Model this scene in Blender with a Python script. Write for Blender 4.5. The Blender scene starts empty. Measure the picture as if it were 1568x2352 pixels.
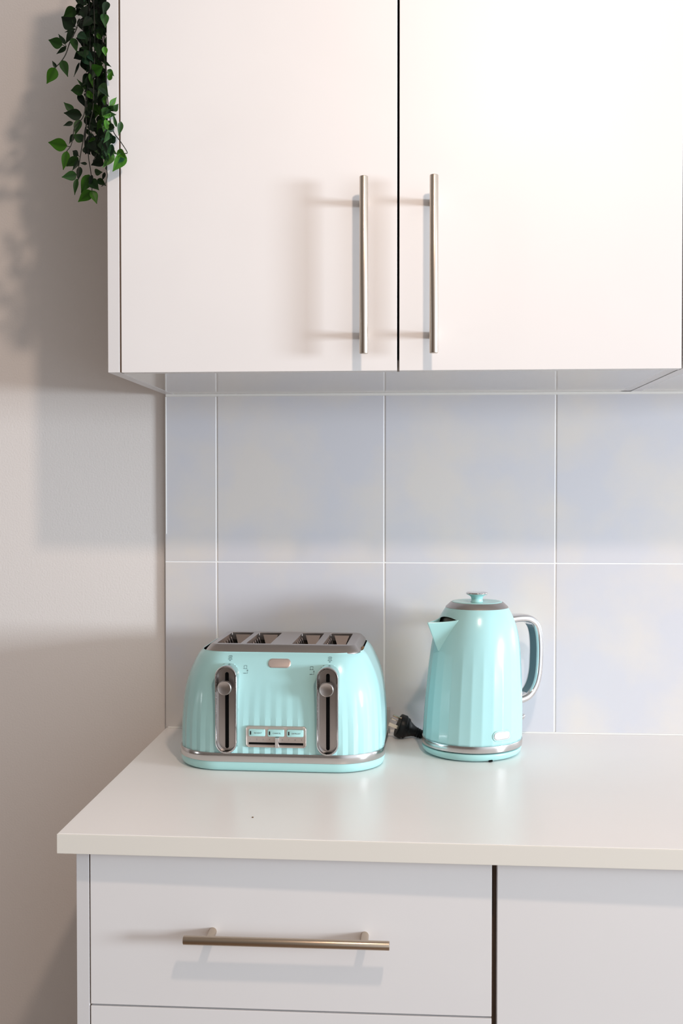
import bpy, bmesh, math, random
from mathutils import Vector, Matrix
random.seed(7)
PI = math.pi
C = bpy.context.scene.collection
R = math.radians

# ------------------------------------------------------------------ camera
EYE = Vector((0.3475, -1.8896, 1.3289)); YAW, PIT, F = 0.0658, 0.0208, 2436.3
FW = Vector((-math.sin(YAW)*math.cos(PIT), math.cos(YAW)*math.cos(PIT), -math.sin(PIT)))
RT = Vector((math.cos(YAW), math.sin(YAW), 0)); UP = RT.cross(FW)
cd = bpy.data.cameras.new('camera'); cam = bpy.data.objects.new('camera', cd); C.objects.link(cam)
cam.matrix_world = Matrix.Translation(EYE) @ Matrix((RT, UP, -FW)).transposed().to_4x4()
cd.sensor_fit = 'VERTICAL'; cd.sensor_height = 36; cd.lens = F/2352*36; cd.clip_start = .02
bpy.context.scene.camera = cam
def at(px, py, Y):
    d = FW + RT*((px-784)/F) - UP*((py-1176)/F)
    return EYE + d*((Y-EYE.y)/d.y)

# ------------------------------------------------------------------ materials
def mat(name, col, rough=.5, metal=0, coat=0, bump=None, noise=None, spec=.5, aniso=0):
    m = bpy.data.materials.new(name); m.use_nodes = True
    nt = m.node_tree; b = nt.nodes['Principled BSDF']
    b.inputs['Base Color'].default_value = (*col, 1); b.inputs['Roughness'].default_value = rough
    b.inputs['Metallic'].default_value = metal; b.inputs['Coat Weight'].default_value = coat
    b.inputs['Coat Roughness'].default_value = .06
    b.inputs['Specular IOR Level'].default_value = spec
    tc = nt.nodes.new('ShaderNodeTexCoord')
    if noise:      # (other colour, scale, lo, hi)
        c2, sc, lo, hi = noise
        n = nt.nodes.new('ShaderNodeTexNoise'); n.inputs['Scale'].default_value = sc; n.inputs['Detail'].default_value = 6
        nt.links.new(tc.outputs['Object'], n.inputs['Vector'])
        mr = nt.nodes.new('ShaderNodeMapRange'); mr.inputs['From Min'].default_value = lo; mr.inputs['From Max'].default_value = hi
        nt.links.new(n.outputs['Fac'], mr.inputs['Value'])
        mx = nt.nodes.new('ShaderNodeMix'); mx.data_type = 'RGBA'
        mx.inputs[6].default_value = (*col, 1); mx.inputs[7].default_value = (*c2, 1)
        nt.links.new(mr.outputs['Result'], mx.inputs[0]); nt.links.new(mx.outputs[2], b.inputs['Base Color'])
    if bump:       # (scale, strength, distance, stretch)
        sc, st, di, sv = bump
        mp = nt.nodes.new('ShaderNodeMapping'); mp.inputs['Scale'].default_value = sv
        n = nt.nodes.new('ShaderNodeTexNoise'); n.inputs['Scale'].default_value = sc; n.inputs['Detail'].default_value = 4
        bp = nt.nodes.new('ShaderNodeBump'); bp.inputs['Strength'].default_value = st; bp.inputs['Distance'].default_value = di
        nt.links.new(tc.outputs['Object'], mp.inputs['Vector']); nt.links.new(mp.outputs['Vector'], n.inputs['Vector'])
        nt.links.new(n.outputs['Fac'], bp.inputs['Height']); nt.links.new(bp.outputs['Normal'], b.inputs['Normal'])
    return m
M = {}
M['wall'] = mat('painted_wall', (.81,.765,.74), .7, bump=(300,.28,.0012,(1,1,1)), spec=.3)
M['floor'] = mat('timber_floor', (.30,.20,.13), .45, noise=((.22,.14,.09),14,.4,.6))
M['tile'] = mat('glazed_tile', (.645,.645,.69), .28, noise=((.715,.68,.655),6.5,.42,.63), bump=(25,.05,.002,(1,1,1)))
M['grout'] = mat('white_grout', (.93,.93,.93), .6)
M['caulk'] = mat('white_caulk', (.82,.81,.79), .5)
M['door'] = mat('white_laminate_front', (.79,.77,.77), .41, spec=.36, noise=((.80,.78,.78),6,.4,.6))
M['carc'] = mat('white_melamine', (.71,.695,.70), .4)
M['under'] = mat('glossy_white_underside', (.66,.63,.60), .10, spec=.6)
M['gap_shade'] = mat('brown_gap_shade', (.17,.115,.08), .6)  # shade inside the cabinet gaps, put into a brown colour
M['top'] = mat('white_worktop', (.92,.895,.88), .31, noise=((.93,.905,.89),5,.4,.6))
M['edge'] = mat('cream_edge_band', (.82,.785,.72), .4)
M['nickel'] = mat('brushed_nickel', (.60,.53,.46), .33, 1, bump=(900,.12,.0006,(1,1,.03)))
M['nickelx'] = mat('brushed_nickel_horizontal', (.52,.43,.34), .33, 1, bump=(900,.12,.0006,(.03,1,1)))
M['mint'] = mat('mint_gloss_enamel', (.405,.69,.70), .22, coat=.3, spec=.4, noise=((.415,.70,.705),9,.4,.6))
M['mint2'] = mat('mint_plastic', (.41,.71,.70), .3, coat=.2)
M['chrome'] = mat('polished_chrome', (.72,.71,.71), .09, 1)
M['steel'] = mat('brushed_steel', (.47,.43,.41), .3, 1, bump=(700,.08,.0004,(.05,1,1)))
M['band'] = mat('steel_trim_band', (.62,.60,.59), .18, 1)
M['slotmetal'] = mat('slot_metal', (.016,.013,.010), .5, .3, noise=((.09,.06,.03),60,.5,.7))
M['guide'] = mat('bread_guide_metal', (.38,.33,.31), .4, 1)
M['dark'] = mat('black_void_plastic', (.003,.003,.003), .8, spec=.08)
M['black'] = mat('black_rubber_plastic', (.006,.006,.007), .42, spec=.3)
M['ink'] = mat('dark_print', (.09,.15,.16), .6)
M['inkgrey'] = mat('grey_print', (.12,.11,.11), .6)
M['badge'] = mat('satin_badge', (.66,.56,.52), .32, .75)
M['badge2'] = mat('silver_badge', (.78,.77,.78), .22, .8)
M['grey'] = mat('pale_grey_plastic', (.50,.48,.46), .4)
M['crumb'] = mat('toasted_crumb', (.22,.12,.04), .8, noise=((.10,.05,.02),300,.4,.6))
M['pot'] = mat('white_ceramic', (.7,.69,.67), .35)
M['stem'] = mat('dark_vine_stem', (.012,.016,.010), .5)
M['filter'] = mat('dark_mesh_filter', (.07,.07,.05), .35, .6)
M['pin'] = mat('brass_pin', (.75,.62,.50), .22, 1)
# leaf: tint attribute per leaf, veins from a vein attribute
lm = bpy.data.materials.new('waxy_leaf'); lm.use_nodes = True
b = lm.node_tree.nodes['Principled BSDF']; a = lm.node_tree.nodes.new('ShaderNodeAttribute'); a.attribute_name = 'tint'
lm.node_tree.links.new(a.outputs['Color'], b.inputs['Base Color']); b.inputs['Roughness'].default_value = .5
b.inputs['Specular IOR Level'].default_value = .25
M['leaf'] = lm

# ------------------------------------------------------------------ mesh helpers
def link(name, bm, m, parent=None, smooth=False, angle=None):
    me = bpy.data.meshes.new(name); bmesh.ops.recalc_face_normals(bm, faces=bm.faces)
    bm.to_mesh(me); bm.free()
    o = bpy.data.objects.new(name, me); C.objects.link(o)
    for k in (m if isinstance(m, (list, tuple)) else [m]): me.materials.append(M[k])
    if smooth:
        for p in me.polygons: p.use_smooth = True
        if angle:
            me.set_sharp_from_angle(angle=R(angle))
    if parent: o.parent = parent
    return o
def tag(o, label=None, cat=None, group=None, kind=None):
    for k, v in (('label',label),('category',cat),('group',group),('kind',kind)):
        if v: o[k] = v
    return o
def empty(name, loc, rz=0, **k):
    o = bpy.data.objects.new(name, None); C.objects.link(o); o.location = loc; o.rotation_euler.z = rz
    o.empty_display_size = .05
    return tag(o, **k)
def box(bm, x0, x1, y0, y1, z0, z1, bev=0, mi=0):
    v = [bm.verts.new((x,y,z)) for x in (x0,x1) for y in (y0,y1) for z in (z0,z1)]
    fs = [bm.faces.new([v[i] for i in q]) for q in ((0,1,3,2),(4,6,7,5),(0,4,5,1),(2,3,7,6),(0,2,6,4),(1,5,7,3))]
    if bev:
        es = list({e for f in fs for e in f.edges})
        r = bmesh.ops.bevel(bm, geom=es, offset=bev, segments=2, affect='EDGES', profile=.6)
        fs = [f for f in bm.faces if f in r['faces'] or f in fs]
    for f in fs:
        if f.is_valid: f.material_index = mi
    return bm
def B(*a, **k): return box(bmesh.new(), *a, **k)
def loft(bm, rings, cap0=True, cap1=True, closed=True):
    vs = [[bm.verts.new(p) for p in r] for r in rings]
    n = len(vs[0])
    for a, c in zip(vs, vs[1:]):
        for i in range(n if closed else n-1):
            j = (i+1) % n
            bm.faces.new((a[i], a[j], c[j], c[i]))
    if cap0: bm.faces.new(vs[0][::-1])
    if cap1: bm.faces.new(vs[-1])
    return vs
def circle(r, z, n=48, cx=0, cy=0): return [(cx+r*math.cos(2*PI*i/n), cy+r*math.sin(2*PI*i/n), z) for i in range(n)]
def lathe(bm, prof, n=48, cap0=True, cap1=True, cx=0, cy=0):
    loft(bm, [circle(r, z, n, cx, cy) for r, z in prof], cap0, cap1); return bm
def frames(pts, hint=Vector((0,0,1))):
    out = []
    for i, p in enumerate(pts):
        t = (Vector(pts[min(i+1,len(pts)-1)]) - Vector(pts[max(i-1,0)])).normalized()
        s = t.cross(hint)
        if s.length < 1e-4: s = t.cross(Vector((0,1,0)))
        s.normalize(); out.append((Vector(p), t, s, s.cross(t)))
    return out
def tube(bm, pts, r, n=12, hint=Vector((0,0,1)), cap=True):
    rs = r if isinstance(r, (list, tuple)) else [r]*len(pts)
    loft(bm, [[p + s*(k*math.cos(2*PI*i/n)) + u*(k*math.sin(2*PI*i/n)) for i in range(n)] for (p,t,s,u), k in zip(frames(pts,hint), rs)], cap, cap)
    return bm
def smoothpath(ctrl, n=8):
    P = [Vector(c) for c in ctrl]; P = [P[0]*2-P[1]] + P + [P[-1]*2-P[-2]]; out = []
    for i in range(1, len(P)-2):
        for k in range(n):
            t = k/n; a, b_, c, d = P[i-1:i+3]
            out.append(.5*((2*b_)+(c-a)*t+(2*a-5*b_+4*c-d)*t*t+(3*b_-a-3*c+d)*t**3))
    out.append(P[-2]); return out
def rrect(hw, hd, r, n=8):      # rounded rectangle, counterclockwise from the front
    r = min(r, hw*.999, hd*.999); out = []
    for cx, cy, a0 in ((hw-r,-hd+r,-PI/2),(hw-r,hd-r,0),(-hw+r,hd-r,PI/2),(-hw+r,-hd+r,PI)):
        for i in range(n+1):
            a = a0 + PI/2*i/n; out.append((cx+r*math.cos(a), cy+r*math.sin(a)))
    return out
def interp(tab, z):
    if z <= tab[0][0]: return tab[0][1]
    for (a, va), (b_, vb) in zip(tab, tab[1:]):
        if z <= b_: 
            t = (z-a)/(b_-a); return va+(vb-va)*t
    return tab[-1][1]
def smoothtab(tab, z):
    # catmull-rom on a table
    k = 0
    while k < len(tab)-2 and z > tab[k+1][0]: k += 1
    x0, y0 = tab[k]; x1, y1 = tab[k+1]; t = min(1, max(0, (z-x0)/(x1-x0)))
    m0 = (y1-tab[k-1][1])/(x1-tab[k-1][0]) if k > 0 else (y1-y0)/(x1-x0)
    m1 = (tab[k+2][1]-y0)/(tab[k+2][0]-x0) if k+2 < len(tab) else (y1-y0)/(x1-x0)
    h = x1-x0
    return (2*t**3-3*t*t+1)*y0+(t**3-2*t*t+t)*h*m0+(-2*t**3+3*t*t)*y1+(t**3-t*t)*h*m1
def text_bm(s, size, fn, extrude=0):
    cu = bpy.data.curves.new('t', 'FONT'); cu.body = s; cu.size = size; cu.align_x = 'CENTER'; cu.align_y = 'CENTER'
    cu.resolution_u = 3
    o = bpy.data.objects.new('t', cu); C.objects.link(o)
    bpy.context.view_layer.update()
    me = bpy.data.meshes.new_from_object(o.evaluated_get(bpy.context.evaluated_depsgraph_get()))
    bpy.data.objects.remove(o); bpy.data.curves.remove(cu)
    bm = bmesh.new(); bm.from_mesh(me); bpy.data.meshes.remove(me)
    for v in bm.verts: v.co = fn(v.co.x, v.co.y)
    return bm
def strip(bm, pts, w, fn, closed=False):
    n = len(pts)
    for i in range(n if closed else n-1):
        a = Vector(pts[i]).to_2d(); c = Vector(pts[(i+1) % n]).to_2d(); d = (c-a)
        if d.length < 1e-7: continue
        d.normalize(); q = Vector((-d.y, d.x))*w/2; a -= d*w*.3; c += d*w*.3
        bm.faces.new([bm.verts.new(fn(*(p))) for p in (a-q, c-q, c+q, a+q)])
def boolean(o, cutter, op='DIFFERENCE'):
    md = o.modifiers.new('b', 'BOOLEAN'); md.object = cutter; md.operation = op; md.solver = 'EXACT'
    bpy.context.view_layer.update()
    me = bpy.data.meshes.new_from_object(o.evaluated_get(bpy.context.evaluated_depsgraph_get()))
    o.modifiers.clear(); old = o.data; o.data = me; me.name = old.name; bpy.data.meshes.remove(old)
    cm = cutter.data; bpy.data.objects.remove(cutter); bpy.data.meshes.remove(cm)

# ------------------------------------------------------------------ the setting
XL = -.0937            # left end of worktop, tiles and wall unit
def struct(name, bm, m, **k): return tag(link(name, bm, m, **k), kind='structure')
struct('wall_back', B(-2.2, 3.2, 0, .1, 0, 2.5), 'wall')
struct('floor', B(-2.2, 3.2, -4, .1, -.05, 0), 'floor')
bm = B(XL, 2.0, -.0078, 0, .9, 1.4985, mi=1)
g = .0017
xs = [XL] + [i*.3 for i in range(0, 7)] + [2.0]
for x0, x1 in zip(xs, xs[1:]):
    for z0, z1 in ((.9, 1.2), (1.2, 1.4985)):
        box(bm, x0+(g if x0 > XL else 0), x1-g, -.009, -.002, z0+g*.6, z1-g*.6, bev=.0006, mi=0)
struct('wall_backsplash', bm, ('tile','grout'))
bm = bmesh.new(); loft(bm, [[(x,-.0085,1.4955),(x,-.0085,1.5001),(x,-.0125,1.5001),(x,-.0108,1.4965)] for x in (XL+.002, 2.0)])
struct('trim_1', bm, 'caulk')
bm = bmesh.new(); loft(bm, [[(x,-.0085,.9002),(x,-.0115,.9002),(x,-.0105,.902),(x,-.0085,.9028)] for x in (XL+.004, 2.0)])
struct('trim_2', bm, 'caulk')

bm = bmesh.new()
loft(bm, [[(XL+.0005+x, -.0088-y, z) for x, y in ((0,0),(.0004,.0010),(.0016,.0010),(.002,0))] for z in (1.250, 1.253, 1.30, 1.42, 1.4955)])
struct('trim_3', bm, 'caulk')

# ------------------------------------------------------------------ worktop
wt = empty('worktop', ((XL+2.0)/2, -.3, .875), label='long white laminate kitchen worktop carrying the mint toaster and kettle', cat='worktop')
def pc(o, p):        # parent keeping world position (p has only a location)
    o.parent = p; o.data.transform(Matrix.Translation(-p.matrix_basis.translation)) if p.parent is None else None
    return o
def part(name, bm, m, p, **k):
    off = Vector(p.location); q = p
    while q.parent: q = q.parent; off += q.location
    o = link(name, bm, m, None, **k); o.data.transform(Matrix.Translation(-off)); o.parent = p; return o
part('worktop_slab', B(XL+.0008, 2.0, -.599, -.0005, .8752, .9, bev=.0008), 'top', wt)
bm = B(XL, 2.0, -.6005, -.5985, .8750, .8995, bev=.0006)
part('edge_band', bm, 'edge', wt)
for o_ in wt.children:                 # the front runs slightly out of parallel with the wall
    for v in o_.data.vertices:
        if v.co.y < -.25: v.co.y -= .0085*(v.co.x+wt.location.x-XL)/.77

# ------------------------------------------------------------------ bar handles
def bar_handle(p, c, horiz, y_face, y_bar, L=.247, spacing=.188, r=.006, m='nickel'):
    bm = bmesh.new(); ax = Vector((1,0,0)) if horiz else Vector((0,0,1)); c = Vector((c[0], y_bar, c[1]))
    n = 24; e = .0008
    hint = Vector((0,1,0))
    tube(bm, [c-ax*(L/2), c-ax*(L/2)+ax*e*.3, c-ax*(L/2-e), c+ax*(L/2-e), c+ax*(L/2)-ax*e*.3, c+ax*(L/2)], [r-e, r-e*.3, r, r, r-e*.3, r-e], n, hint)
    for s in (-1, 1):
        q = c+ax*s*spacing/2
        tube(bm, [Vector((q.x, y_face, q.z)), Vector((q.x, y_bar, q.z))], .0048 if not horiz else .0052, 16, Vector((0,0,1)))
    return part('handle', bm, m, p, smooth=True, angle=40)

# ------------------------------------------------------------------ wall units
YF = -.3654; ZB = 1.5; ZT = 2.22
u = empty('wall_cabinet', (.3165, -.18, ZB), label='white two-door wall cabinet with vertical bar handles above the toaster and kettle', cat='cabinet')
part('side_panel', B(XL, XL+.017, YF, -.0005, ZB, ZT, bev=.0004), 'carc', u)
part('side_panel', B(.7105, .7265, YF+.02, -.0005, ZB+.001, ZT), 'carc', u)
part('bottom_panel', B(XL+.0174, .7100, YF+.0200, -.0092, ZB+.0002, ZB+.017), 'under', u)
part('top_panel', B(XL+.0174, .7100, YF+.02, -.0005, ZT-.017, ZT), 'carc', u)
part('inner_shadow_strip', B(XL+.0171, -.0735, YF+.003, YF+.02, ZB+.0005, ZT-.02), 'gap_shade', u)  # brown strip stands in for the shade beside the door
for x0, x1, hx, lab in ((-.0739, .3266, .2805, None), (.3298, .7262, .3782, None)):
    d = empty('door', (0,0,0)); d.parent = u
    d.location = Vector((x0, YF, ZB)) - u.location
    # the door leaf itself is the part; its handle the sub-part
    bpy.data.objects.remove(d)
    bmd = B(x0, x1, YF, YF+.018, ZB-.0002, ZT, bev=.0006)
    d = part('door', bmd, 'door', u)
    h = bar_handle(u, (hx, 1.6433), False, YF+.001, -.4005)
    h.parent = d
u2 = empty('wall_cabinet.001', (.93, -.18, ZB), label='adjoining white wall cabinet at the right edge, only its underside and door edge showing', cat='cabinet')
part('side_panel', B(.7275, .7435, YF+.02, -.0005, ZB, ZT), 'carc', u2)
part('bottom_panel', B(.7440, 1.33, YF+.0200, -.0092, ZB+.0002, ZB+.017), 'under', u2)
part('door', B(.7282, 1.33, YF, YF+.018, ZB-.0002, ZT, bev=.0006), 'door', u2)

# ------------------------------------------------------------------ base units
YD = -.575
u = empty('base_cabinet', (.19, -.3, 0), label='white base cabinet with drawers and a horizontal bar handle under the worktop', cat='cabinet')
part('side_panel', B(-.0770, -.0608, YD, -.002, .0, .8748, bev=.0004), 'carc', u)
part('side_panel', B(.4345, .4502, YD+.02, -.002, .10, .8748), 'carc', u)
part('inner_shadow_strip', B(.4345, .4503, YD+.0182, YD+.0198, .1, .8745), 'gap_shade', u)  # painted shade behind the gap between the base units
part('plinth', B(-.0606, .4340, -.50, -.485, 0, .10), 'carc', u)
part('bottom_panel', B(-.0606, .4340, YD+.02, -.002, .10, .116), 'carc', u)
part('back_panel', B(-.0606, .4340, -.012, -.002, .116, .8748), 'carc', u)
part('inner_shadow_strip', B(-.0607, -.0597, YD+.003, YD+.02, .1, .874), 'gap_shade', u)
for z0, z1, hz in ((.6742, .8735, .7716), (.394, .6716, .55), (.105, .3915, .27)):
    d = part('drawer', B(-.0592, .4476, YD, YD+.018, z0, z1, bev=.0006), 'door', u)
    h = bar_handle(u, (.1940, hz), True, YD+.001, -.6030, L=.2550, spacing=.192, m='nickelx', r=.0056); h.parent = d
u2 = empty('base_cabinet.001', (.85, -.3, 0), label='white base cabinet with a plain front, right of the drawers', cat='cabinet')
part('inner_shadow_strip', B(.4505, .4600, YD+.0182, YD+.0198, .1, .8745), 'gap_shade', u2)
part('side_panel', B(.4506, .4665, YD+.02, -.002, .10, .8748), 'carc', u2)
part('side_panel', B(1.25, 1.266, YD+.02, -.002, .10, .8748), 'carc', u2)
part('bottom_panel', B(.4667, 1.2495, YD+.02, -.002, .10, .116), 'carc', u2)
part('plinth', B(.4506, 1.266, -.50, -.485, 0, .0995), 'carc', u2)
part('door', B(.4543, 1.26, YD, YD+.018, .105, .8735, bev=.0006), 'door', u2)

# ------------------------------------------------------------------ toaster
T = empty('toaster', (.146, -.174, .9), R(-1.4), label='mint four-slice toaster with fluted sides and two chrome lever slots', cat='toaster')
HW, HD = .161, .126
INS = [(0,.0),(.06,.0),(.10,.0028),(.12,.0058),(.135,.0098),(.150,.0155),(.163,.0225),(.172,.0292),(.1765,.0345)]
def inset(z): return smoothtab(INS, z)
def tcurve(ins, n, amp, nf, rr=.072):
    # n points evenly by arc length on the rounded outline, with flutes nf around
    base = rrect(HW-ins, HD-ins, max(.02, rr-ins*.8), 24)
    L = [0]
    for a_, c_ in zip(base, base[1:]+base[:1]): L.append(L[-1]+math.dist(a_, c_))
    tot = L[-1]; out = []; j = 0
    # start at the middle of the front so flutes are symmetrical
    start = math.dist(base[-1], base[0])
    off = L[-2] + start/2
    for i in range(n):
        s = (off + tot*i/n) % tot
        j = max(k for k in range(len(base)) if L[k] <= s+1e-12)
        a_ = base[j]; c_ = base[(j+1) % len(base)]; t = (s-L[j])/max(1e-9, L[j+1]-L[j])
        x = a_[0]+(c_[0]-a_[0])*t; y = a_[1]+(c_[1]-a_[1])*t
        dx, dy = c_[0]-a_[0], c_[1]-a_[1]; l = math.hypot(dx, dy) or 1
        nx, ny = dy/l, -dx/l
        ph = (i/n*nf) % 1; tri = 1-abs(2*ph-1)      # 0..1..0
        out.append((x-nx*amp*tri, y-ny*amp*tri))
    return out
NF = 60; NP = NF*8
zs = [.0285, .0292] + [.031+.0025*i for i in range(60)]
zs = [z for z in zs if z < .1755] + [.1765]
rings = []
for z in zs:
    amp = .0017*min(1, (.140-z)/.110)**1.1 if z < .140 else 0
    ring = []
    for x, y in tcurve(inset(z)+.0012, NP, amp, NF):      # pocket for the two levers
        if y < -.09:
            for lx in (-.0757, .0790):
                if math.hypot(x-lx, max(0, abs(z-.0955)-.0499)) < .0152: y = -.112
        k = max(0, min(1, (z-.150)/.0265)); ring.append((x*(1+.026*k*k), y, z))
    rings.append(ring)
rings.append([(x*1.026, y, .1778) for x, y in tcurve(.0365, NP, 0, NF)])
rings.append([(x*1.026, y, .1774) for x, y in tcurve(.0374, NP, 0, NF)])
bm = bmesh.new(); loft(bm, rings, True, False)
link('body_shell', bm, 'mint', T, smooth=True, angle=11)
bm = bmesh.new(); loft(bm, [[(x,y,z) for x,y in rrect(HW-.0375, HD-.0375, .036, 12)] for z in (.150,.1685)])
loft(bm, [[(x*1.026,y,z) for x,y in tcurve(i_, 200, 0, 50)] for z, i_ in ((.1773,.0372),(.168,.0378),(.166,.040))], False, True)
link('inner_deck', bm, 'dark', T)
def slab(prof, rr=.072, n=14): return [[(x,y,z) for x,y in rrect(HW-i, HD-i, rr-i*.5, n)] for z, i in prof]
bm = bmesh.new(); loft(bm, slab([(.0145,.002),(.0150,-.0004),(.0160,-.0012),(.0272,-.0008),(.0286,-.0002),(.0288,.003)]))
link('trim_band', bm, 'band', T, smooth=True, angle=50)
bm = bmesh.new(); loft(bm, slab([(.0012,.007),(.0014,.0045),(.0026,.0026),(.006,.0006),(.0105,.0),(.0148,.0)]))
link('base_skirt', bm, 'mint2', T, smooth=True, angle=50)
for sx in (-1,1):
    for sy in (-1,1):
        link('foot', lathe(bmesh.new(), [(.009,0),(.010,.0008),(.010,.004)], 20, cx=sx*.11, cy=sy*.085), 'black', T, smooth=True, angle=50)
# top plate
PX, PY = .0022, .002
def pl(hw, hd, r, z): return [(PX+x, PY+y, z) for x, y in rrect(hw, hd, r, 10)]
bm = bmesh.new()
loft(bm, [pl(.1210,.0855,.022,.1750), pl(.1225,.0870,.022,.1758), pl(.1223,.0868,.022,.1772), pl(.1205,.0845,.0205,.1800), pl(.1150,.0765,.017,.1866), pl(.1135,.0745,.016,.1874), pl(.1120,.0730,.016,.1876)])
plate = link('top_plate', bm, 'steel', T)
SL = [(-.1050,-.0675),(-.0585,-.0200),(.0145,.0515),(.0630,.1000)]
SY0, SY1 = -.067, .060
cb = bmesh.new()
for a0, a1 in SL: box(cb, PX+a0, PX+a1, PY+SY0, PY+SY1, .16, .20)
boolean(plate, link('cut', cb, 'dark', T))
for p in plate.data.polygons: p.use_smooth = True
plate.data.set_sharp_from_angle(angle=R(28))
bv = plate.modifiers.new('bev', 'BEVEL'); bv.width = .0008; bv.segments = 2; bv.limit_method = 'ANGLE'; bv.angle_limit = R(60)
for a0, a1 in SL:
    x0, x1, y0, y1 = PX+a0-.0002, PX+a1+.0002, PY+SY0-.0002, PY+SY1+.0002
    bm = bmesh.new(); t = .0006
    box(bm, x0-t, x0, y0, y1, .06, .1872); box(bm, x1, x1+t, y0, y1, .06, .1872)
    box(bm, x0, x1, y0-t, y0, .06, .1868); box(bm, x0, x1, y1, y1+t, .06, .1868); box(bm, x0, x1, y0, y1, .059, .06)
    w = link('toast_slot', bm, 'slotmetal', T)
    # bread guide: trapezoid plate leaning off the far end, and wires down both sides
    xc = (x0+x1)/2; bm = bmesh.new()
    q = [(xc-.0125,y1-.0006,.184),(xc+.0125,y1-.0006,.184),(xc+.0060,y1-.014,.166),(xc-.0055,y1-.014,.166)]
    vs = [bm.verts.new(p) for p in q] + [bm.verts.new((p[0],p[1]-.001,p[2])) for p in q]
    for f in ((0,1,2,3),(7,6,5,4),(0,4,5,1),(1,5,6,2),(2,6,7,3),(3,7,4,0)): bm.faces.new([vs[i] for i in f])
    link('bread_guide', bm, 'guide', w)
    bm = bmesh.new()
    for s in (-1, 1):
        for k in range(6):
            yy = y0+.016+k*.018
            tube(bm, smoothpath([(xc+s*.017,yy,.183),(xc+s*.0125,yy,.165),(xc+s*.011,yy,.12),(xc+s*.011,yy,.07)],4), .0007, 6, Vector((0,1,0)))
    link('guide_wire', bm, 'guide', w, smooth=True)
    bm = bmesh.new(); box(bm, xc-.0105, xc+.0105, y0+.008, y1-.008, .150, .1515)
    for k in range(5): box(bm, xc-.008+.0008*k, xc+.004+.001*k, y0+.02+k*.02, y0+.024+k*.02, .1515, .1545+.0008*(k % 3), bev=.0004)
    link('bread_carriage', bm, 'slotmetal', w)
# surface mapping for marks printed on the front
def surf(lx, z, off=.0005): return Vector((lx, -(HD-inset(z)-.0012)-off, z))
CX = .0015
def stad(w, h, cz, cx, y, n=14, k=0):
    r = w/2-k; hh = h/2-w/2; out = []
    for i in range(n+1): a_ = PI*i/n; out.append((cx+r*math.cos(a_), y, cz+hh+r*math.sin(a_)))
    for i in range(n+1): a_ = PI+PI*i/n; out.append((cx+r*math.cos(a_), y, cz-hh+r*math.sin(a_)))
    return out
for sx in (-.0772, .0775):
    cx = CX+sx; cz = .0955; W, H = .0342, .134
    bm = bmesh.new()
    S = lambda y, k: stad(W, H, cz, cx, y, k=k)
    loft(bm, [S(-.088,0), S(-.1295,0), S(-.1312,.0004), S(-.1322,.0012), S(-.1322,.0020), S(-.1312,.0029), S(-.1295,.0034), S(-.1205,.0044)])
    h = link('lever_housing', bm, 'chrome', T, smooth=True, angle=40)
    bm = bmesh.new(); loft(bm, [stad(W-.0092, H-.0092, cz, cx, y, k=0) for y in (-.1200,-.1208)])
    link('lever_backplate', bm, 'steel', h)
    bm = bmesh.new(); loft(bm, [stad(.0056, .1165, cz-.0025, cx, y, 8) for y in (-.1203,-.1212)])
    link('lever_slot', bm, 'dark', h)
    bm = bmesh.new()
    pr = [(.0042,-.119),(.0042,-.131),(.0098,-.1315),(.0108,-.1325),(.0110,-.1385),(.0106,-.1398),(.0098,-.1405),(.0092,-.1402)]
    loft(bm, [[(cx+r*math.cos(2*PI*i/36)-.0005, y, .1300+r*math.sin(2*PI*i/36)) for i in range(36)] for r, y in pr])
    link('lever_knob', bm, 'steel', h, smooth=True, angle=40)
# maker's badge, blank
def rr_plate(hw, hh, r, cx, cz, ys, n=8):
    return [[(cx+x*s, y, cz+z*s2) for x, z in rrect(hw, hh, r, n)] for y, s, s2 in ys]
bm = bmesh.new()
for ring_y in [0]:
    pts = []
    for off, k in ((-.001,0),(.0008,0),(.0014,.0006),(.0015,.0016)):
        pts.append([surf(CX+.001+x, .1630+z, off) for x, z in rrect(.0175-k, .0064-k, .0063-k, 8)])
    loft(bm, pts)
link('badge', bm, 'badge', T, smooth=True, angle=50)
# control panel
pc_x, pc_z = CX-.001, .0548; yf = -(HD)-.0002
bm = bmesh.new()
loft(bm, rr_plate(.0463,.0163,.0048,pc_x,pc_z,[(-.118,1,1),(yf-.0002,1,1),(yf-.0014,.993,.98),(yf-.0017,.982,.95),(yf-.0012,.965,.90),(yf-.0010,.955,.88)]))
panel = link('control_panel', bm, 'band', T, smooth=True, angle=50)
panel.data.materials[0] = mat('satin_panel_steel', (.60,.53,.49), .38, .85)
for dx, word in ((-.0290,'REHEAT'),(.0000,'CANCEL'),(.0293,'DEFROST')):
    bm = bmesh.new(); bx_, bz = pc_x+dx, pc_z+.0062
    loft(bm, rr_plate(.0123,.0051,.0019,bx_,bz,[(yf-.0008,1.03,1.06),(yf-.0018,1.03,1.06),(yf-.0030,1,1),(yf-.0033,.97,.93)]))
    bt = link('button', bm, 'mint2', panel, smooth=True, angle=45)
    fn = lambda x, z, bx_=bx_, bz=bz: Vector((bx_+.0018+x*1.0, yf-.00345, bz-.0001+z))
    link('lettering', text_bm(word, .0033, fn), 'inkgrey', bt)
    bm = bmesh.new(); loft(bm, rr_plate(.0009,.0028,.0008,bx_-.0094,bz,[(yf-.0030,1,1),(yf-.0036,1,1)],4)); link('indicator', bm, 'black', bt)
bm = bmesh.new(); box(bm, pc_x-.0415, pc_x+.0415, yf-.0014, yf-.0009, pc_z-.0118, pc_z-.0086)
link('dial_slot', bm, 'dark', panel)
bm = bmesh.new()
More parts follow.
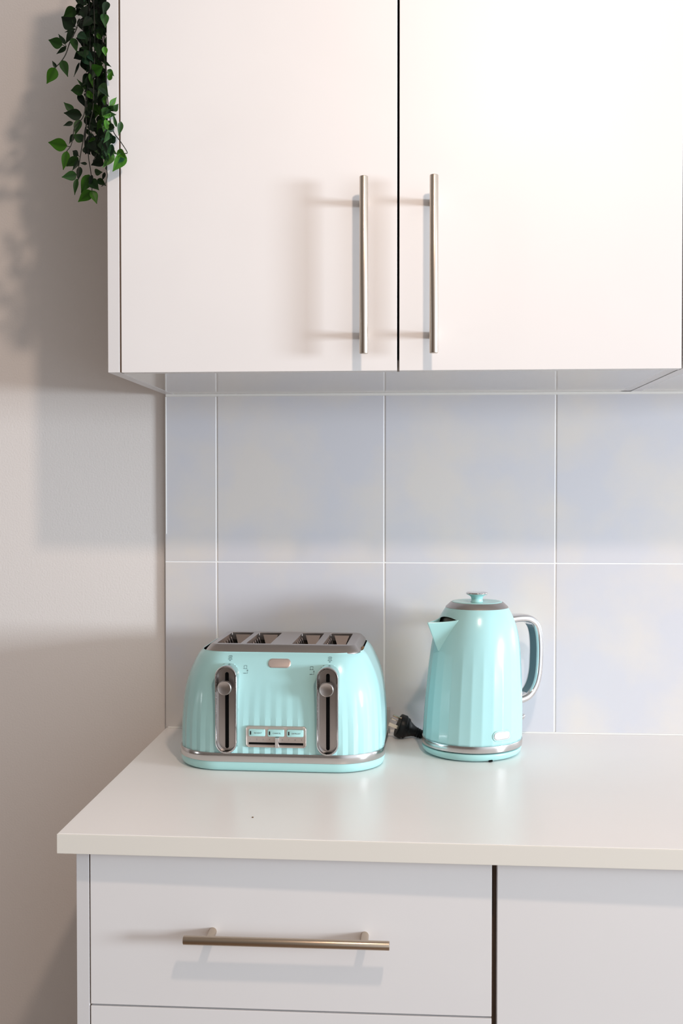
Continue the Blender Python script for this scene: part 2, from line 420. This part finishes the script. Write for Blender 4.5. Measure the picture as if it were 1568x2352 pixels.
for k in range(9):
    fn = lambda x, z, k=k: Vector((pc_x-.0390+.00975*k+x, yf-.00135, pc_z-.0040+z))
    b2 = text_bm(str(k+1), .0027, fn); me = bpy.data.meshes.new('x'); b2.to_mesh(me); b2.free(); bm.from_mesh(me); bpy.data.meshes.remove(me)
link('browning_numbers', bm, 'inkgrey', panel)
bm = bmesh.new(); loft(bm, rr_plate(.0030,.0078,.0008,pc_x+.0020,pc_z-.0080,[(yf-.0005,1,1),(yf-.0055,1,1),(yf-.0062,.85,.95)],4))
link('browning_slider', bm, 'chrome', panel, smooth=True, angle=40)
# printed icons: slice of toast with lowering arrow, and slice rising from a slot
def slice_icon(bm, cx, cz, s, fn, bars=False):
    P = [(-.42,-.5),(-.42,.12),(-.5,.28),(-.36,.48),(.36,.48),(.5,.28),(.42,.12),(.42,-.5)]
    strip(bm, [(cx+x*s, cz+z*s) for x, z in P], s*.085, fn)
    strip(bm, [(cx-s*.62, cz-s*.5), (cx+s*.62, cz-s*.5)], s*.085, fn)
    if bars:
        for k in (-.18, .0, .18): strip(bm, [(cx+k*s, cz-s*.3), (cx+k*s, cz+s*.3)], s*.07, fn)
for sx, side in ((-.0772, 1), (.0775, -1)):
    bm = bmesh.new(); cx = CX+sx
    slice_icon(bm, cx+.001, .1702, .0052, surf, True)
    link('printed_icon', bm, 'ink', T); bm = bmesh.new()
    bm.faces.new([bm.verts.new(surf(*p)) for p in ((cx-.0006,.1664),(cx+.0026,.1664),(cx+.001,.1650))])
    link('printed_arrow', bm, 'ink', T); bm = bmesh.new()
    qx = cx+side*.0262
    slice_icon(bm, qx-.0002, .1570, .0046, surf)
    link('printed_icon', bm, 'ink', T); bm = bmesh.new()
    strip(bm, [(qx-.0032+.0005, .1482), (qx+.0008+.0005, .1482)], .0007, surf)
    ax_ = qx+.0034
    strip(bm, [(ax_-.001,.1480),(ax_, .1480), (ax_, .1525)], .0004, surf)
    bm.faces.new([bm.verts.new(surf(*p)) for p in ((ax_-.0010,.1518),(ax_+.0010,.1518),(ax_,.1538))])

    link('printed_arrow', bm, 'ink', T)
link('rear_panel', B(-.10, .10, HD-.004, HD+.004, .012, .15, bev=.002), 'grey', T)
# crumb caught in the gap beside the plate
tcz = bmesh.new(); bmesh.ops.create_icosphere(tcz, subdivisions=3, radius=1)
for v in tcz.verts:
    n = math.sin(v.co.x*7+v.co.z*5)*.12+math.sin(v.co.y*11)*.1
    v.co = Vector((v.co.x*.0026, v.co.y*.020, v.co.z*.0050))*(1+n)
cr = link('toast_crumb', tcz, 'crumb', smooth=True); cr.location = (.2695, -.2080, 1.0745); cr.rotation_euler = (0, R(20), R(-3))
tag(cr, 'brown toast crumb lodged beside the top plate of the mint toaster', 'crumb')
cb = bmesh.new(); bmesh.ops.create_icosphere(cb, subdivisions=2, radius=1)
for v in cb.verts: v.co = Vector((v.co.x*.0013, v.co.y*.0010, v.co.z*.0008))*(1+.2*math.sin(v.co.x*9+v.co.y*7))
p = at(580, 1878, -.5); 
def atz(px, py, z):
    d = FW + RT*((px-784)/F) - UP*((py-1176)/F); return EYE + d*((z-EYE.z)/d.z)
cq = link('bread_crumb', cb, 'crumb', smooth=True); cq.location = atz(580,1878,.9)+Vector((0,0,.0006))
tag(cq, 'tiny dark crumb on the bare worktop in front of the toaster', 'crumb')

# plastic block glimpsed between toaster and plug, against the tiles
bm = B(-.030, .030, -.018, 0, 0, .043, bev=.0015)
so = link('socket_block', bm, 'grey'); so.location = (.2805, -.0095, .9)
tag(so, 'pale grey plastic block against the tiles, edge peeking out behind the toaster', 'socket')

# ------------------------------------------------------------------ kettle
KZ = .0145
K = empty('kettle', (.4463, -.1445, .9+KZ-.0005), R(33), label='mint jug kettle with faceted body, chrome handle and knobbed lid', cat='kettle')
def kc(z): return .0105*z/.24      # lean of the axis towards the handle
def kz(z): return z-KZ+.0005
KP = [(.0240,.0810),(.06,.0803),(.09,.0790),(.126,.0768),(.1615,.0738),(.180,.0714),(.198,.0678),(.210,.0642),(.222,.0592),(.2300,.0550),(.2375,.0502)]
NK = 28; NPK = NK*10
def kring(z, amp=0, r=None, n=NPK, off=0):
    r = (smoothtab(KP, z) if r is None else r)+off; out = []
    for i in range(n):
        a_ = 2*PI*i/n; d = ((i/n*NK) % 1)-.5; ca = PI/NK
        f = math.cos(ca)/math.cos(d*2*ca) - .0016*(1-(2*d)**2)
        rr = r*(1-amp + amp*f)
        out.append((kc(z)+rr*math.cos(a_), rr*math.sin(a_), kz(z)))
    return out
zs = [.0255+.0040*i for i in range(46)]; zs = [z for z in zs if z < .205]+[.2055+.001*i for i in range(26)]+[.2327,.235,.2375]
bm = bmesh.new()
vs = loft(bm, [kring(z, 1.0*max(0,min(1,(.186-z)/.05))) for z in zs], True, False)
TZ0, TZ1, HA = .1685, .2210, R(25.5)
kill = []
for f in bm.faces:
    if len(f.verts) > 4: continue
    c = f.calc_center_median(); z = c.z+KZ-.0005; a_ = abs(math.atan2(c.y, -(c.x-kc(z))))
    t = (z-TZ0)/(TZ1-TZ0)
    if 0 < t and z < .2275 and a_ < (HA*min(1,t)-R(3) if z < TZ1-.001 else R(19)*max(0,1-(z-TZ1)/.0030)**.5): kill.append(f)
bmesh.ops.delete(bm, geom=kill, context='FACES')
for v in bm.verts:
    z = v.co.z+KZ-.0005; a_ = abs(math.atan2(v.co.y, -(v.co.x-kc(z))))
    if v.is_boundary and z > TZ1-.0015 and z < .230 and a_ < R(20): v.co.z = kz(TZ1+.0026*(1-(a_/R(20))**2))
body = link('body', bm, 'mint', K, smooth=True)
bm = bmesh.new(); loft(bm, [kring(z, 0, off=-.004, n=60) for z in (.150,.165,.18,.198,.21,.222,.2300)], False, False)
link('inner_filter', bm, 'filter', K, smooth=True)
# spout
bm = bmesh.new(); rows = []; NS, NTT = 24, 18
for j in range(NTT+1):
    t = j/NTT; z = TZ0+(TZ1-TZ0)*t;  rb = smoothtab(KP, z)
    rt = .0728+(.0965-.0728)*(t**1.0); row = []
    mid = Vector((kc(z)-rt, 0))
    for i in range(-NS, NS+1):
        s = i/NS; sg = 1 if s >= 0 else -1; ang = HA*max(t, .02)*sg
        side = Vector((kc(z)-(rb-.0006)*math.cos(ang), (rb-.0006)*math.sin(ang)))
        w = (s*s+.0045)**.5; w = (w-.0045**.5)/((1.0045)**.5-.0045**.5)
        p2 = mid.lerp(side, w)
        p2.x -= -.0016*math.sin(PI*w)*t
        dip = -.0010*math.sin(PI*w)*t - .0040*t*(1-w)
        row.append((p2.x, p2.y, kz(z)+dip))
    rows.append(row)
loft(bm, rows, False, False, closed=False)
sp = link('spout', bm, 'mint2', K, smooth=True)
md = sp.modifiers.new('s', 'SOLIDIFY'); md.thickness = .0013; md.offset = 0
# chrome band at the foot, ring, lid, knob
bm = bmesh.new(); loft(bm, [[(kc(z)+r*math.cos(2*PI*i/96), r*math.sin(2*PI*i/96), kz(z)) for i in range(96)] for r, z in ((.0780,.0150),(.0806,.0150),(.0816,.0156),(.0818,.0170),(.0820,.0245),(.0816,.0258),(.0800,.0262))])
link('foot_band', bm, 'band', K, smooth=True, angle=50)
def kl(prof, n=80, top=True): 
    bm = bmesh.new(); loft(bm, [[(kc(.24)+r*math.cos(2*PI*i/n), r*math.sin(2*PI*i/n), kz(z)) for i in range(n)] for r, z in prof], top, top); return bm
link('collar_ring', kl([(.046,.2355),(.0508,.2362),(.0513,.2370),(.0507,.2380),(.0430,.2450),(.0420,.2454),(.0405,.2435)], 80, False), 'steel', K, smooth=True, angle=40)
lid = link('lid', kl([(.0405,.2430),(.0412,.2456),(.0405,.2462),(.036,.2464),(.020,.2448),(.011,.2446)]), 'mint2', K, smooth=True, angle=50)
knob = link('lid_knob', kl([(.0105,.2444),(.0096,.2460),(.0092,.2500),(.0100,.2535),(.0130,.2560),(.0162,.2572),(.0168,.2580)], 48), 'mint2', lid, smooth=True)
link('knob_cap', kl([(.0165,.2576),(.0178,.2581),(.0182,.2592),(.0178,.2604),(.0162,.2612),(.0120,.2614)], 48), 'chrome', knob, smooth=True)
# handle
ctrl = [(.0600,.2130),(.085,.2140),(.104,.2118),(.1170,.2035),(.1240,.190),(.1278,.170),(.1290,.145),(.1280,.120),(.1230,.100),(.1130,.0855),(.100,.0785),(.078,.0760),(.070,.0758)]
path = smoothpath([(r_+kc(z_), 0, kz(z_)) for r_, z_ in ctrl], 8)
bm = bmesh.new(); rr_ = []
for p_, t_, s_, u_ in frames(path, Vector((0,1,0))):
    ring = []
    for i in range(28):
        a_ = 2*PI*i/28; ca, sa = math.cos(a_), math.sin(a_)
        e = .62
        ring.append(p_ + s_*(.0068*math.copysign(abs(ca)**e, ca)) + Vector((0,1,0))*(.0145*math.copysign(abs(sa)**e, sa)))
    rr_.append(ring)
loft(bm, rr_)
hd = link('handle', bm, 'chrome', K, smooth=True, angle=60)
bm = bmesh.new(); rr_ = []          # dark strip along the inner face, a painted reflection in the chrome
for p_, t_, s_, u_ in frames(path[22:76], Vector((0,1,0))):
    sgn = 1 if (s_.x < 0) else -1
    c0 = p_ + s_*sgn*.0066
    rr_.append([c0 + Vector((0,y_,0)) + s_*sgn*d_ for y_, d_ in ((-.0085,-.001),(-.0078,.0005),(.0078,.0005),(.0085,-.001))])
loft(bm, rr_)
link('inner_reflection', bm, 'grey', hd, smooth=True, angle=50)
bpy.data.objects[hd.name].children[0].data.materials[0] = mat('teal_grey_reflection', (.10,.17,.20), .3)  # dark teal reflection put into the strip's colour
bm = bmesh.new()                    # switch lever, low on the handle side
loft(bm, [[(kc(.05)+x, y*s, kz(.0455)+dz+z*s) for y, z in rrect(.0085, .0042, .0038, 6)] for x, s, dz in ((.072,.8,0),(.094,1,0),(.1010,1,.0015),(.1040,.8,.0025))])
link('switch_lever', bm, 'chrome', K, smooth=True, angle=50)
# badge on the side facing the room, blank
def kb(x, z, off): 
    zz = .0415+z; r = smoothtab(KP, zz)+off-.0006; a_ = -PI/2+x/.0805+R(-1)
    return Vector((kc(zz)+r*math.cos(a_), r*math.sin(a_), kz(zz)))
bm = bmesh.new(); loft(bm, [[kb(x,z,o_) for x, z in rrect(.0175-k, .0080-k, .0078-k, 8)] for o_, k in ((-.001,0),(.0012,0),(.0017,.0006),(.0017,.0012),(.0012,.0018))])
bz = link('badge', bm, 'mint2', K, smooth=True, angle=60)
bm = bmesh.new(); loft(bm, [[kb(x,z,o_) for x, z in rrect(.0155-k, .0062-k, .006-k, 8)] for o_, k in ((.0008,0),(.0017,0),(.0021,.0006),(.0022,.002))])
link('badge_plate', bm, 'badge2', bz, smooth=True, angle=60)

# power base, its cord and plug
KB = empty('kettle_power_base', (.4463, -.1445, .9), R(33), label='round mint power base under the kettle, black cord and plug trailing behind', cat='power base')
bm = bmesh.new()
lathe(bm, [(.0690,.0010),(.0735,.0016),(.0772,.0036),(.0798,.0068),(.0808,.0100),(.0808,.0122),(.0800,.0130),(.076,.0134)], 96)
link('base_dish', bm, 'mint2', KB, smooth=True, angle=60)
link('seat_ring', lathe(bmesh.new(), [(.0755,.0130),(.0755,.0142)], 72), 'dark', KB)
for a_ in (-75, 45, 165): 
    link('foot', lathe(bmesh.new(), [(.0055,0),(.006,.0005),(.006,.003)], 16, cx=.062*math.cos(R(a_)), cy=.062*math.sin(R(a_))), 'black', KB, smooth=True, angle=50)
an = R(-70-33); bm = bmesh.new()
nx, ny = math.cos(an), math.sin(an)
loft(bm, [[(nx*rr2-ny*x, ny*rr2+nx*x, z) for x, z in ((-.0030,.0012),(-.0030,.0035),(-.0020,.0048),(.0,.0053),(.0020,.0048),(.0030,.0035),(.0030,.0012))] for rr2 in (.070,.0776)])
link('cord_notch', bm, 'dark', KB)
inv = (Matrix.Translation(KB.location) @ Matrix.Rotation(R(33), 4, 'Z')).inverted()
# plug in world space
fc = at(922, 1661, -.062); axd = Vector((.86, .10, -.36)).normalized()
sd = axd.cross(Vector((0,0,1))).normalized(); ud = sd.cross(axd)
shift = Vector((0,0,0))
def plugring(d, r, n=32, sq=1): return [inv @ (fc + axd*d + sd*(1.03*r*math.cos(2*PI*i/n)) + ud*(1.03*r*sq*math.sin(2*PI*i/n)) + shift) for i in range(n)]
prof = [(-.0068,.0170),(-.0066,.0188),(-.0055,.0197),(.0030,.0199),(.0042,.0196),(.0048,.0188),(.0052,.0180),(.0095,.0172),(.0108,.0160),(.0120,.0140),(.0160,.0120),(.0200,.0100),(.0240,.0086)]
for k in range(4): prof += [(.0252+k*.0042,.0086-.0005*k),(.0255+k*.0042,.0074-.0005*k),(.0266+k*.0042,.0074-.0005*k),(.0269+k*.0042,.0085-.0005*k)]
# lower the plug until its rim rests on the worktop
lo = min((KB.matrix_basis @ p_).z for d_, r_ in prof for p_ in plugring(d_, r_)) if False else min((fc+axd*d_-ud*r_*1.03).z for d_, r_ in prof[:9])
shift = Vector((0,0,.9003-lo))
endp = fc+axd*.042+shift
if endp.z < .906: pass
bm = bmesh.new(); loft(bm, [plugring(d_, r_) for d_, r_ in prof])
plug = link('plug', bm, 'black', KB, smooth=True, angle=45)
def pinbox(c2, dv, wv, l, w, th):
    bm = bmesh.new(); dv = dv.normalized(); wv = wv.normalized(); nv = dv.cross(wv)
    loft(bm, [[inv @ (c2 + dv*d_ + wv*(a_*w/2*k) + nv*(b_*th/2*k)) for a_, b_ in ((-1,-1),(1,-1),(1,1),(-1,1))] for d_, k in ((0,1),(l-.001,1),(l,.8))])
    return bm
P0 = fc - axd*.0060 + shift
link('pin', pinbox(P0+ud*.0120+sd*.000, -axd, (ud*.5+sd*.87), .0150, .0062, .0017), 'pin', plug)
link('pin', pinbox(P0+ud*.0045-sd*.0095, -axd, sd, .0150, .0062, .0017), 'pin', plug)
link('pin', pinbox(P0-ud*.0030+sd*.008, -axd, ud, .0180, .0060, .0016), 'pin', plug)
e0 = fc+axd*.040+shift
cp = smoothpath([e0, e0+axd*.012+Vector((0,0,.001)), Vector((.405,-.050,.9038)), Vector((.45,-.040,.9036)), Vector((.50,-.052,.9036)), Vector((.505,-.075,.9040)), Vector((.490,-.088,.9052))], 8)
bm = bmesh.new(); tube(bm, [inv @ Vector((p_.x, p_.y, max(p_.z, .9037))) for p_ in cp], .0034, 12)
link('cord', bm, 'black', KB, smooth=True)

# ------------------------------------------------------------------ trailing plant
PL = empty('trailing_plant', (-.135, -.22, ZT), label='leafy green trailing plant hanging beside the left end of the wall cabinet', cat='plant')
pb = bmesh.new()
lathe(pb, [(.034,0),(.040,.004),(.048,.07),(.050,.072),(.046,.072),(.043,.055),(.02,.055)], 40, True, True)
# pot stands on the cabinet top, its lip over the end
po = link('pot', pb, 'pot', PL, smooth=True, angle=50); po.location = (.100, .02, .0005)
def zc(x, y): return (80+x/4.8, y/4.8)
lb = bmesh.new(); tint = lb.loops.layers.float_color.new('tint')
def leaf(b0, t0, w=.5, col=None, roll=0, curl=.15):
    b0 = Vector(b0); t0 = Vector(t0); ax_ = t0-b0; L = ax_.length; ax_.normalize()
    view = (EYE-b0).normalized(); sd_ = ax_.cross(view).normalized(); nn = sd_.cross(ax_).normalized()
    q = Matrix.Rotation(roll, 3, ax_); sd_ = q@sd_; nn = q@nn
    NL = 9; rows = []
    for i in range(NL+1):
        t = i/NL; hw = w*L*.5*(math.sin(PI*min(1, t**.70))**.95)*(1-.32*t**2)*1.08 if 0 < t < 1 else .0004
        c = b0+ax_*(L*t)+nn*(-curl*L*t*t)
        rows.append([lb.verts.new(c+sd_*(hw*s)+nn*(abs(s)*hw*.28)) for s in (-1,-.5,0,.5,1)])
    for i in range(NL):
        for k in range(4):
            f = lb.faces.new((rows[i][k],rows[i][k+1],rows[i+1][k+1],rows[i+1][k])); f.smooth = True
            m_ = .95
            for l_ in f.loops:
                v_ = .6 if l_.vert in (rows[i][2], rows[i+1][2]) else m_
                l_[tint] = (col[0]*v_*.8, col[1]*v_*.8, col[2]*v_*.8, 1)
sb = bmesh.new()
def cdepth(x, y):       # how deep beside the cabinet a leaf hangs
    return None
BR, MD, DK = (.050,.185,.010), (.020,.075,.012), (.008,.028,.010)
LV = [((445,90),(318,185),.75,MD,-.30),((450,85),(530,45),.5,DK,-.30),((445,292),(292,185),.8,DK,-.29),((445,270),(422,150),.4,MD,-.29),
((445,320),(330,355),.3,DK,-.30),((425,325),(338,480),.42,DK,-.30),((305,495),(143,440),.7,MD,-.31),((335,490),(258,370),.3,DK,-.31),
((345,515),(238,598),.35,DK,-.31),((415,420),(462,565),.45,MD,-.31),((235,745),(190,670),.5,DK,-.31),((225,745),(132,925),.62,BR,-.31),
((300,665),(362,842),.45,MD,-.31),((550,440),(452,420),.95,DK,-.28),((520,600),(430,645),.9,DK,-.28),((490,690),(432,840),.16,DK,-.28),
((570,990),(458,870),.25,MD,-.30),((540,990),(388,998),.68,MD,-.30),((480,1035),(560,1185),.45,DK,-.29),((425,1235),(318,1125),.55,MD,-.31),
((518,1270),(318,1248),.62,DK,-.31),((420,1350),(315,1385),.45,DK,-.31),((495,1320),(440,1485),.45,MD,-.31),((425,1480),(385,1580),.45,DK,-.31),
((530,1560),(425,1475),.85,MD,-.32),((358,1610),(137,1570),.58,BR,-.33),((355,1665),(312,1875),.42,BR,-.33),((480,1715),(408,1660),.7,DK,-.33),
((478,1735),(345,1838),.6,MD,-.33),((480,1765),(418,1878),.35,DK,-.33),((575,1808),(498,1795),.45,DK,-.33),((462,1925),(297,1955),.62,MD,-.34),
((465,1970),(432,2145),.32,MD,-.34),((600,1925),(512,2130),.55,BR,-.34),((630,2105),(473,2228),.55,BR,-.34),((625,2100),(685,2245),.6,BR,-.34),
((690,1975),(780,2045),.6,MD,-.34),((610,1985),(700,2090),.7,MD,-.34),((750,1755),(625,1825),.75,DK,-.33),((555,1560),(700,1640),.9,DK,-.32),
((545,1620),(610,1705),.8,DK,-.32),((865,1685),(748,1848),.48,BR,-.38),((775,1620),(905,1700),.55,MD,-.385),((990,1690),(858,1893),.55,BR,-.39),
((985,1700),(875,1800),.6,(.03,.13,.05),-.392),((915,1655),(1003,1748),.5,BR,-.39),((950,1340),(925,1495),.42,MD,-.39),((822,1165),(908,1072),.45,BR,-.38),
((862,1225),(920,1145),.7,MD,-.38),((800,770),(872,838),.7,MD,-.375),((815,885),(852,778),.5,BR,-.375),((640,790),(752,735),.85,(.04,.19,.012),-.34),
((530,630),(655,720),.65,(.02,.075,.035),-.33),((568,562),(640,675),.35,(.02,.08,.045),-.33),((740,490),(775,685),.4,MD,-.33),((700,430),(745,285),.5,MD,-.32),
((780,195),(800,340),.35,BR,-.34),((848,20),(815,125),.35,BR,-.33),((800,400),(790,535),.3,MD,-.35),((730,430),(665,355),.5,BR,-.33),
((600,810),(640,960),.3,BR,-.34),((760,960),(690,1060),.5,MD,-.34),((740,1830),(735,1760),.5,DK,-.35),((785,1835),(835,1900),.6,MD,-.36),
((770,1900),(745,1990),.4,DK,-.35),((660,1895),(740,1900),.6,MD,-.35),((500,1840),(475,1990),.4,DK,-.33),((630,1930),(600,2050),.35,DK,-.34),
((600,1180),(560,1300),.5,DK,-.31),((510,100),(455,160),.9,DK,-.28),((485,0),(560,40),.8,MD,-.28),((800,1560),(740,1700),.4,MD,-.36),
((850,1300),(760,1400),.6,(.02,.07,.03),-.36),((690,1390),(600,1370),.5,DK,-.33),((600,1370),(640,1450),.5,DK,-.33),((850,470),(815,420),.6,DK,-.30),
((640,60),(560,20),.5,MD,-.3),((900,1400),(860,1250),.25,MD,-.375)]
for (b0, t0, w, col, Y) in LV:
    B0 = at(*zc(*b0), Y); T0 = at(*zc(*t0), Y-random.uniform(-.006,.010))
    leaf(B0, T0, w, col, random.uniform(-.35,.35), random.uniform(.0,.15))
def xr(y):              # horizontal span (crop units) of the dense mass at height y
    tab = [(-60,500,850),(100,500,830),(250,500,800),(420,520,800),(600,500,790),(720,530,800),(900,560,800),(1050,590,800),(1200,560,820),(1320,540,840),(1450,580,850),(1600,620,860),(1700,640,830),(1850,560,760),(2000,600,720)]
    for (a_, l0, r0), (b_, l1, r1) in zip(tab, tab[1:]):
        if y <= b_: t = (y-a_)/(b_-a_); return l0+(l1-l0)*t, r0+(r1-r0)*t
    return tab[-1][1:]
for k in range(430):
    y = -250+ (random.random()**1.15)*2020; l_, r_ = xr(max(y,-60))
    if y > 1650 and random.random() < .5: continue
    x = random.uniform(l_, r_); an_ = random.gauss(PI/2, .75); Ln = random.uniform(75, 150)
    b0 = (x-math.cos(an_)*Ln/2, y-math.sin(an_)*Ln/2); t0 = (x+math.cos(an_)*Ln/2, y+math.sin(an_)*Ln/2)
    Y = random.uniform(-.34,-.20)
    if x > 760: Y = random.uniform(-.42,-.375) if y > 1000 or random.random() < .25 else random.uniform(-.33,-.22)
    B0 = at(*zc(*b0), Y); T0 = at(*zc(*t0), Y+random.uniform(-.012,.012))
    if y < 1000 and max(b0[0], t0[0]) > 838: continue
    if Y > -.37 and max(B0.x, T0.x) > XL-.012: continue
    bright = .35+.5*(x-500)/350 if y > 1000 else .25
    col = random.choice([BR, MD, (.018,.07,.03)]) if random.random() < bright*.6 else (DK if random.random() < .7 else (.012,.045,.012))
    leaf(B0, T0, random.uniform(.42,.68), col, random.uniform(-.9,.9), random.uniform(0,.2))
off = -PL.location
lb.transform(Matrix.Translation(off))
me = bpy.data.meshes.new('foliage'); lb.to_mesh(me); lb.free(); me.materials.append(M['leaf'])
fo = bpy.data.objects.new('foliage', me); C.objects.link(fo); fo.parent = PL
def vine(pts, r=.0014, Y=-.31, ys=None):
    r = r*.62
    P = [at(*zc(*p_), (ys[i] if ys else Y)) for i, p_ in enumerate(pts)]
    P = smoothpath(P, 5); tube(sb, [p_+off for p_ in P], [r*(1-.35*i/len(P)) for i in range(len(P))], 7, Vector((0,1,0)))
vine([(640,-900),(680,-500),(640,40),(490,240),(450,340),(385,470),(340,600),(280,690),(225,745)], .0017)
vine([(700,-900),(720,-300),(700,60),(740,420),(775,700),(795,1000),(820,1250),(860,1440),(950,1570),(1018,1680),(985,1692)], .0015, ys=[-.28,-.28,-.30,-.32,-.345,-.375,-.38,-.385,-.39,-.39,-.39])
vine([(600,-900),(620,-300),(600,100),(610,500),(590,900),(570,1200),(565,1400),(550,1560),(560,1700)], .0022, Y=-.31)
vine([(565,1000),(540,1270),(440,1400),(420,1520),(395,1610),(350,1668)], .0013, Y=-.33)
vine([(560,1400),(530,1560),(508,1680),(482,1850),(470,1960)], .0015, Y=-.335)
vine([(640,-300),(660,400),(650,900),(640,1200),(600,1400),(590,1700),(610,1850),(630,2000),(628,2110)], .0014, Y=-.335)
vine([(780,-300),(760,300),(780,700),(790,1040),(800,1300),(770,1500),(780,1700),(790,1850),(800,1940),(780,2020),(735,2055)], .0014, ys=[-.3,-.3,-.32,-.35,-.375,-.375,-.375,-.375,-.375,-.375,-.37,-.36])
for a_, c_ in (((445,85),(520,60)),((305,495),(350,512)),((335,488),(350,512)),((445,292),(470,310)),((355,1612),(395,1612)),((480,1715),(500,1730)),((860,1540),(930,1650)),((620,1450),(660,1570)),((545,992),(580,990)),((640,1780),(700,1650)),((445,320),(470,300))):
    vine([a_, ((a_[0]+c_[0])/2, (a_[1]+c_[1])/2+4), c_], .0009, Y=-.31 if a_[1] < 1300 else -.335)
# runners from the pot to the hanging mass
P0_ = Vector((-.035,-.20,ZT+.056))
for k, (ex, ey_) in enumerate(((-.13,-.28),(-.12,-.27),(-.15,-.29),(-.125,-.30))):
    P = smoothpath([P0_+Vector((0,0.004*k,0)), P0_+Vector((-.03,-.01,.03)), Vector((-.095,-.23-.01*k,ZT+.055)), Vector((-.125,-.25,ZT)), Vector((ex,ey_,ZT-.08)), Vector((ex,ey_,1.98))], 6)[:]
    tube(sb, [p_+off for p_ in P], .0010, 7, Vector((0,1,0)))
link('stem', sb, 'stem', PL, smooth=True)

# ------------------------------------------------------------------ light
def area(name, loc, target, size, energy, col, shape='RECTANGLE', sy=None, spread=180):
    l = bpy.data.lights.new(name, 'AREA'); l.shape = shape; l.size = size
    if sy: l.size_y = sy
    l.energy = energy; l.color = col; l.spread = R(spread)
    o = bpy.data.objects.new(name, l); C.objects.link(o); o.location = loc
    o.rotation_euler = (Vector(target)-Vector(loc)).to_track_quat('-Z', 'Y').to_euler(); return o
area('ceiling_downlight', (.6275, -1.46, 2.33), (.35, -.3, 1.2), .085, 9.3, (1, .77, .61), 'DISK')
area('window_light', (5.3, -2.35, 1.42), (.3, -.3, 1.3), 1.0, 300, (.83, .92, 1.0), 'RECTANGLE', .8)
area('far_window_light', (-3.4, -1.6, 1.15), (.3, -.2, 1.0), .22, 4, (.9, .96, 1.0), 'RECTANGLE', .5)
w = bpy.data.worlds.new('room_light'); bpy.context.scene.world = w; w.use_nodes = True
nt = w.node_tree; bg = nt.nodes['Background']; tc = nt.nodes.new('ShaderNodeTexCoord')
sx_ = nt.nodes.new('ShaderNodeSeparateXYZ'); nt.links.new(tc.outputs['Generated'], sx_.inputs[0])
rp = nt.nodes.new('ShaderNodeValToRGB'); nt.links.new(sx_.outputs['Z'], rp.inputs[0])
mr = nt.nodes.new('ShaderNodeMapRange'); mr.inputs['From Min'].default_value = -1; mr.inputs['From Max'].default_value = 1
nt.links.new(sx_.outputs['Z'], mr.inputs['Value']); nt.links.new(mr.outputs['Result'], rp.inputs[0])
e = rp.color_ramp.elements
e[0].position = .2; e[0].color = (.30,.21,.15,1); e[1].position = .85; e[1].color = (.90,.80,.72,1)
q = e.new(.48); q.color = (.44,.36,.31,1); q = e.new(.56); q.color = (.60,.53,.48,1)
dn = nt.nodes.new('ShaderNodeVectorMath'); dn.operation = 'DOT_PRODUCT'; nt.links.new(tc.outputs['Generated'], dn.inputs[0])
dn.inputs[1].default_value = Vector((.86,-.50,.05)).normalized()
lr = nt.nodes.new('ShaderNodeMapRange'); lr.interpolation_type = 'SMOOTHSTEP'; lr.inputs['From Min'].default_value = .45; lr.inputs['From Max'].default_value = 1
nt.links.new(dn.outputs['Value'], lr.inputs['Value'])
lx = nt.nodes.new('ShaderNodeMix'); lx.data_type = 'RGBA'; lx.blend_type = 'ADD'; lx.inputs[7].default_value = (3.2,3.5,3.8,1)
nt.links.new(lr.outputs['Result'], lx.inputs[0]); nt.links.new(rp.outputs[0], lx.inputs[6])
nt.links.new(lx.outputs[2], bg.inputs[0]); bg.inputs[1].default_value = .33
sc = bpy.context.scene
sc.view_settings.view_transform = 'Standard'; sc.view_settings.look = 'None'; sc.view_settings.exposure = 0; sc.view_settings.gamma = 1
